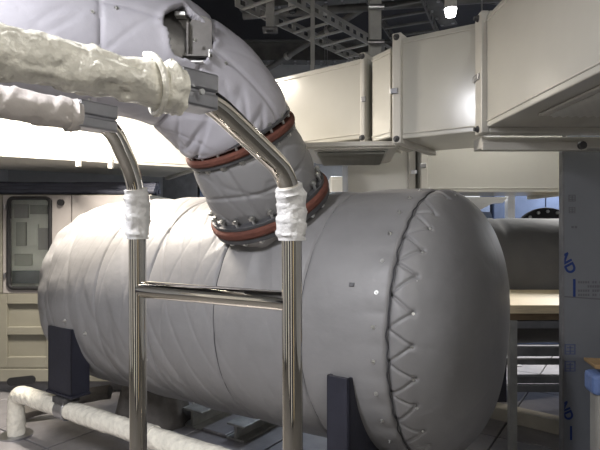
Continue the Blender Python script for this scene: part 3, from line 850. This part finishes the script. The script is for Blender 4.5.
def rows(x0, x1, y0, y1, nr, nc, m, fill=.8):
    mb = MB()
    for r in range(nr):
        for c in range(nc):
            if random.random() > fill: continue
            xa = x0+(x1-x0)*c/nc; xb = x0+(x1-x0)*(c+.7)/nc; ya = y0+(y1-y0)*r/nr; yb = y0+(y1-y0)*(r+.55)/nr
            mb.box(px_(xa), px_(xb), -.001, .002, pz(yb), pz(ya))
    tag(mb.build('fine_print', M[m], pn), kind='stuff')
rows(578, 640, 281, 298, 4, 26, 'greyprint')
# two faint stencilled characters stacked, built from strokes
def glyph(cx_, cy_, s, m):
    mb = MB()
    for (a, b, c, dd) in ((-1, 1, -.9, -.7), (-1, -.75, -.9, .9), (.75, 1, -.9, .9), (-.6, .6, -.35, -.15), (-.1, .15, -.6, .9), (-.7, .7, .3, .5), (-1, 1, .8, 1)):
        mb.box(px_(cx_+a*s), px_(cx_+b*s), -.001, .002, pz(cy_+dd*s), pz(cy_+c*s))
    mb.build('film_print', M[m], pn)
glyph(570, 349, 5.5, 'paleblue'); glyph(570, 366, 5.5, 'paleblue')
glyph(572, 198, 3.5, 'greyprint'); glyph(572, 210, 3.2, 'greyprint'); rows(568, 578, 226, 230, 1, 3, 'greyprint')

# taped board near the right edge
tbx = thing('foam_board', 'grey foam board with torn cardboard top and blue tape, lower right corner', 'board', (1.495, 2.42, 0), radians(-8))
MB().box(-.105, .42, 0, .10, 0, .755).build('slab', M['greybox'], tbx, bevel=.02)
MB().box(-.125, .06, -.012, .112, .70, .80).build('blue_tape', M['btape'], tbx, bevel=.02)
vs = []
mb = MB().hexa([V(-.12, -.02, .83), V(.4, -.02, .80), V(.4, .12, .80), V(-.12, .12, .835)], [V(-.125, -.02, .85), V(.4, -.02, .845), V(.4, .12, .845), V(-.12, .12, .85)])
mb.build('cardboard_flap', M['card'], tbx, bevel=.004)
MB().box(.06, .42, .0, .10, .755, .80).build('cardboard_pad', M['card'], tbx, bevel=.004)

# unseen lockers added behind the viewer to give the polished rails reflections
for k, (x, w, m, lab) in enumerate(((-2.6, .8, 'ductw', 'added white locker behind the viewer at left'), (-1.7, .9, 'navy', 'added dark locker behind the viewer, left of the middle'), (-.7, .45, 'ductw', 'added narrow white locker behind the viewer near the middle'), (-.2, .7, 'navy', 'added dark locker behind the viewer in the middle'), (.6, .5, 'wood', 'added wooden locker behind the viewer'), (1.2, 1.0, 'frame', 'added grey locker behind the viewer at right'))):
    t = locker('reflection_locker', lab, x, -1.6, w, .4, 1.7, m, 2)
    t.rotation_euler.z = pi; t.location.x = x+w; t.location.y = -1.6
for k, (y, m, lab) in enumerate(((-2.2, 'navy', 'added dark locker by the left wall'), (-1.0, 'ductw', 'added white locker by the left wall'), (.4, 'navy', 'added dark locker beside the pipe near the left wall'))):  # added out of view too, for the rails to reflect
    t = locker('reflection_locker', lab, -4.5, y, .8, .4, 2.0, m, 2); t.rotation_euler.z = radians(90); t.location.x = -4.15
# ------------------------------------------------------------------ ceiling steelwork
def tray(name, label, P, Q, w, hh, nr, m='dsteel'):
    P = Vector(P); Q = Vector(Q); L = (Q-P).length
    t = thing(name, label, 'cable tray', P); t.rotation_euler = (Q-P).to_track_quat('X', 'Z').to_euler()
    for y in (-w/2, w/2):
        # side rails with punched holes: two chords and webs
        MB().box(0, L, y-.004, y+.004, 0, hh*.3).box(0, L, y-.004, y+.004, hh*.7, hh).build('side_rail', M[m], t)
        wb = None
        n = int(L/.11)
        for k in range(n):
            if wb is None: wb = MB().box(0, .05, y-.004, y+.004, hh*.3, hh*.7).build('web_plate', M[m], t)
            else: inst(wb, t, Matrix.Translation((k*.11, 0, 0)))
    rg = None
    for k in range(nr):
        m4 = Matrix.Translation((.08+k*(L-.16)/(nr-1), 0, 0))
        if rg is None: rg = MB().box(-.012, .012, -w/2, w/2, 0, .014).build('rung', M[m], t); rg.matrix_local = m4
        else: inst(rg, t, m4)
    return t
tray('cable_tray', 'pale perforated cable tray hanging left of the white hanger post', (-.33, 3.65, 3.08), (.75, 5.05, 3.08), .35, .10, 9, 'lsteel')
tray('cable_tray', 'dark cable tray slanting across the ceiling above the duct', (.35, 3.2, 3.30), (1.25, 5.2, 3.15), .40, .10, 12)
tray('cable_tray', 'dark cable tray highest under the ceiling at left', (-.9, 3.9, 3.62), (2.4, 4.9, 3.62), .5, .10, 18)
for (x, y, z0, z1, w, lab, m) in ((.475, 3.3, 2.52, ZC, .038, 'white square hanger post rising behind the duct joint', 'lsteel'),
                               (.095, 3.9, 2.55, ZC, .016, 'thin grey hanger rod between pipe and hanger post', 'lsteel'),
                               (-.215, 3.75, 2.9, ZC, .030, 'grey hanger post just right of the bent pipe', 'lsteel')):
    t = thing('hanger_post', lab, 'post', (x, y, z0))
    MB().box(-w, w, -w*.8, w*.8, 0, z1-z0).build('shaft', M[m], t, bevel=.004)
    MB().box(-w*1.8, w*1.8, -w*1.8, w*1.8, 0, .012).build('end_plate', M['dsteel'], t)
    if w > .03:
        for zz_ in (.12, .34):
            MB().cyl((-w*1.3, -w-.02, zz_), (w*1.3, -w-.02, zz_), .016, 10).build('clamp_bolt', M['sleeve'], t, True)
def ibeam(label, P, Q, w, hh):
    P = Vector(P); Q = Vector(Q); t = thing('ceiling_beam', label, 'beam', P); t.rotation_euler = (Q-P).to_track_quat('X', 'Z').to_euler(); L = (Q-P).length
    MB().box(0, L, -w/2, w/2, 0, .015).build('lower_flange', M['dsteel'], t); MB().box(0, L, -w/2, w/2, hh-.015, hh).build('upper_flange', M['dsteel'], t)
    MB().box(0, L, -.008, .008, .015, hh-.015).build('web', M['dsteel'], t)
    r0 = None
    for k in range(14):
        m4 = Matrix.Translation((.1+k*.16, 0, 0))
        if r0 is None: r0 = MB().cyl((0, -w*.35, 0), (0, -w*.35, -.012), .014, 8).cyl((0, w*.35, 0), (0, w*.35, -.012), .014, 8).build('rivet', M['sleeve'], t, True); r0.matrix_local = m4
        else: inst(r0, t, m4)
ibeam('dark riveted ceiling beam slanting down above the square duct section', (.30, 2.9, 3.35), (1.35, 4.7, 3.30), .14, .22)
ibeam('dark ceiling beam running across at the upper right', (-.6, 5.4, 3.7), (3.2, 4.4, 3.7), .16, .25)
ibeam('dark ceiling beam farthest back under the ceiling', (-1.6, 6.4, 3.5), (3.2, 6.4, 3.5), .18, .25)
# ceiling pipes
for k, (P, Q, r, lab) in enumerate((((-.5, 4.6, 3.35), (3.0, 4.0, 3.35), .035, 'dark thin ceiling pipe crossing behind the hanger posts'), ((.2, 5.0, 2.95), (2.8, 5.6, 2.95), .05, 'dark ceiling pipe farther back above the ducts'), ((-.4, 5.6, 3.15), (.9, 4.2, 3.5), .03, 'dark slanting ceiling conduit near the thin hanger rod'))):
    t = thing('ceiling_pipe', lab, 'pipe', P)
    MB().cyl((0, 0, 0), Vector(Q)-Vector(P), r, 14).build('tube', M['dsteel'], t, True)
    for f in (.2, .5, .8):
        c_ = (Vector(Q)-Vector(P))*f; MB().cyl(c_, c_+(Vector(Q)-Vector(P)).normalized()*.04, r*1.3, 14).build('collar', M['lsteel'], t, True)
# small hanging lamps
def bulb(label, loc, on):
    t = thing('pendant_lamp', label, 'lamp', loc)
    MB().cyl((0, 0, .03), (0, 0, .20), .034, 16, .030).build('housing', M['tape'], t, True)
    MB().cyl((0, 0, -.01), (0, 0, .03), .026, 16, .034).build('lens', M['lit'] if on else M['glass'], t, True)
    MB().cyl((0, 0, .2), (0, 0, .9), .004, 6).build('cable', M['rubber'], t)
bulb('small white pendant lamp hanging above the square duct section', (.84, 2.9, 2.675), True)
bulb('small pale pendant lamp at the top right of the bent pipe', (-.055, 3.9, 3.10), False)

# ------------------------------------------------------------------ lamps
for (loc, yaw, L, watts, col, tilt, lab) in LAMPS:
    t = thing('fill_light' if tilt else 'ceiling_light', lab, 'light', loc, radians(yaw)); t.rotation_euler.x = radians(tilt)
    MB().box(-L/2, L/2, -.08, .08, 0, .05).build('housing', M['lampw'], t, bevel=.008)
    for y in (-.04, .04): MB().cyl((-L/2+.03, y, -.028), (L/2-.03, y, -.028), .014, 12).build('tube', M['lit'], t, True)
    for x in (-L/2+.02, L/2-.02): MB().box(x-.012, x+.012, -.06, .06, -.045, 0).build('tube_holder', M['lampw'], t)
    for x in (-L*.35, L*.35) if not tilt else (): MB().cyl((x, 0, .05), (x, 0, ZC-loc[2]), .005, 6).build('hanger_wire', M['sleeve'], t)
    add_light('lamp_glow', loc, yaw, L, watts, col, t)

GROUPS = {'ceiling_light': 'long ceiling lights', 'fill_light': 'added fill lights behind the viewer', 'air_duct': 'cream enamel air duct sections', 'hanger_post': 'hanger posts under the ceiling',
          'cable_tray': 'cable trays under the ceiling', 'ceiling_beam': 'dark ceiling beams', 'ceiling_pipe': 'dark ceiling pipes', 'reflection_locker': 'unseen lockers added for rail reflections',
          'cross_beam': 'floor beams under the tank', 'insulated_tank': 'jacketed tanks', 'pendant_lamp': 'small pendant lamps', 'switch_cabinet': 'cabinets along the back of the room'}
for o in bpy.data.objects:
    k = o.name.split('.')[0]
    if o.parent is None and k in GROUPS: o['group'] = GROUPS[k]
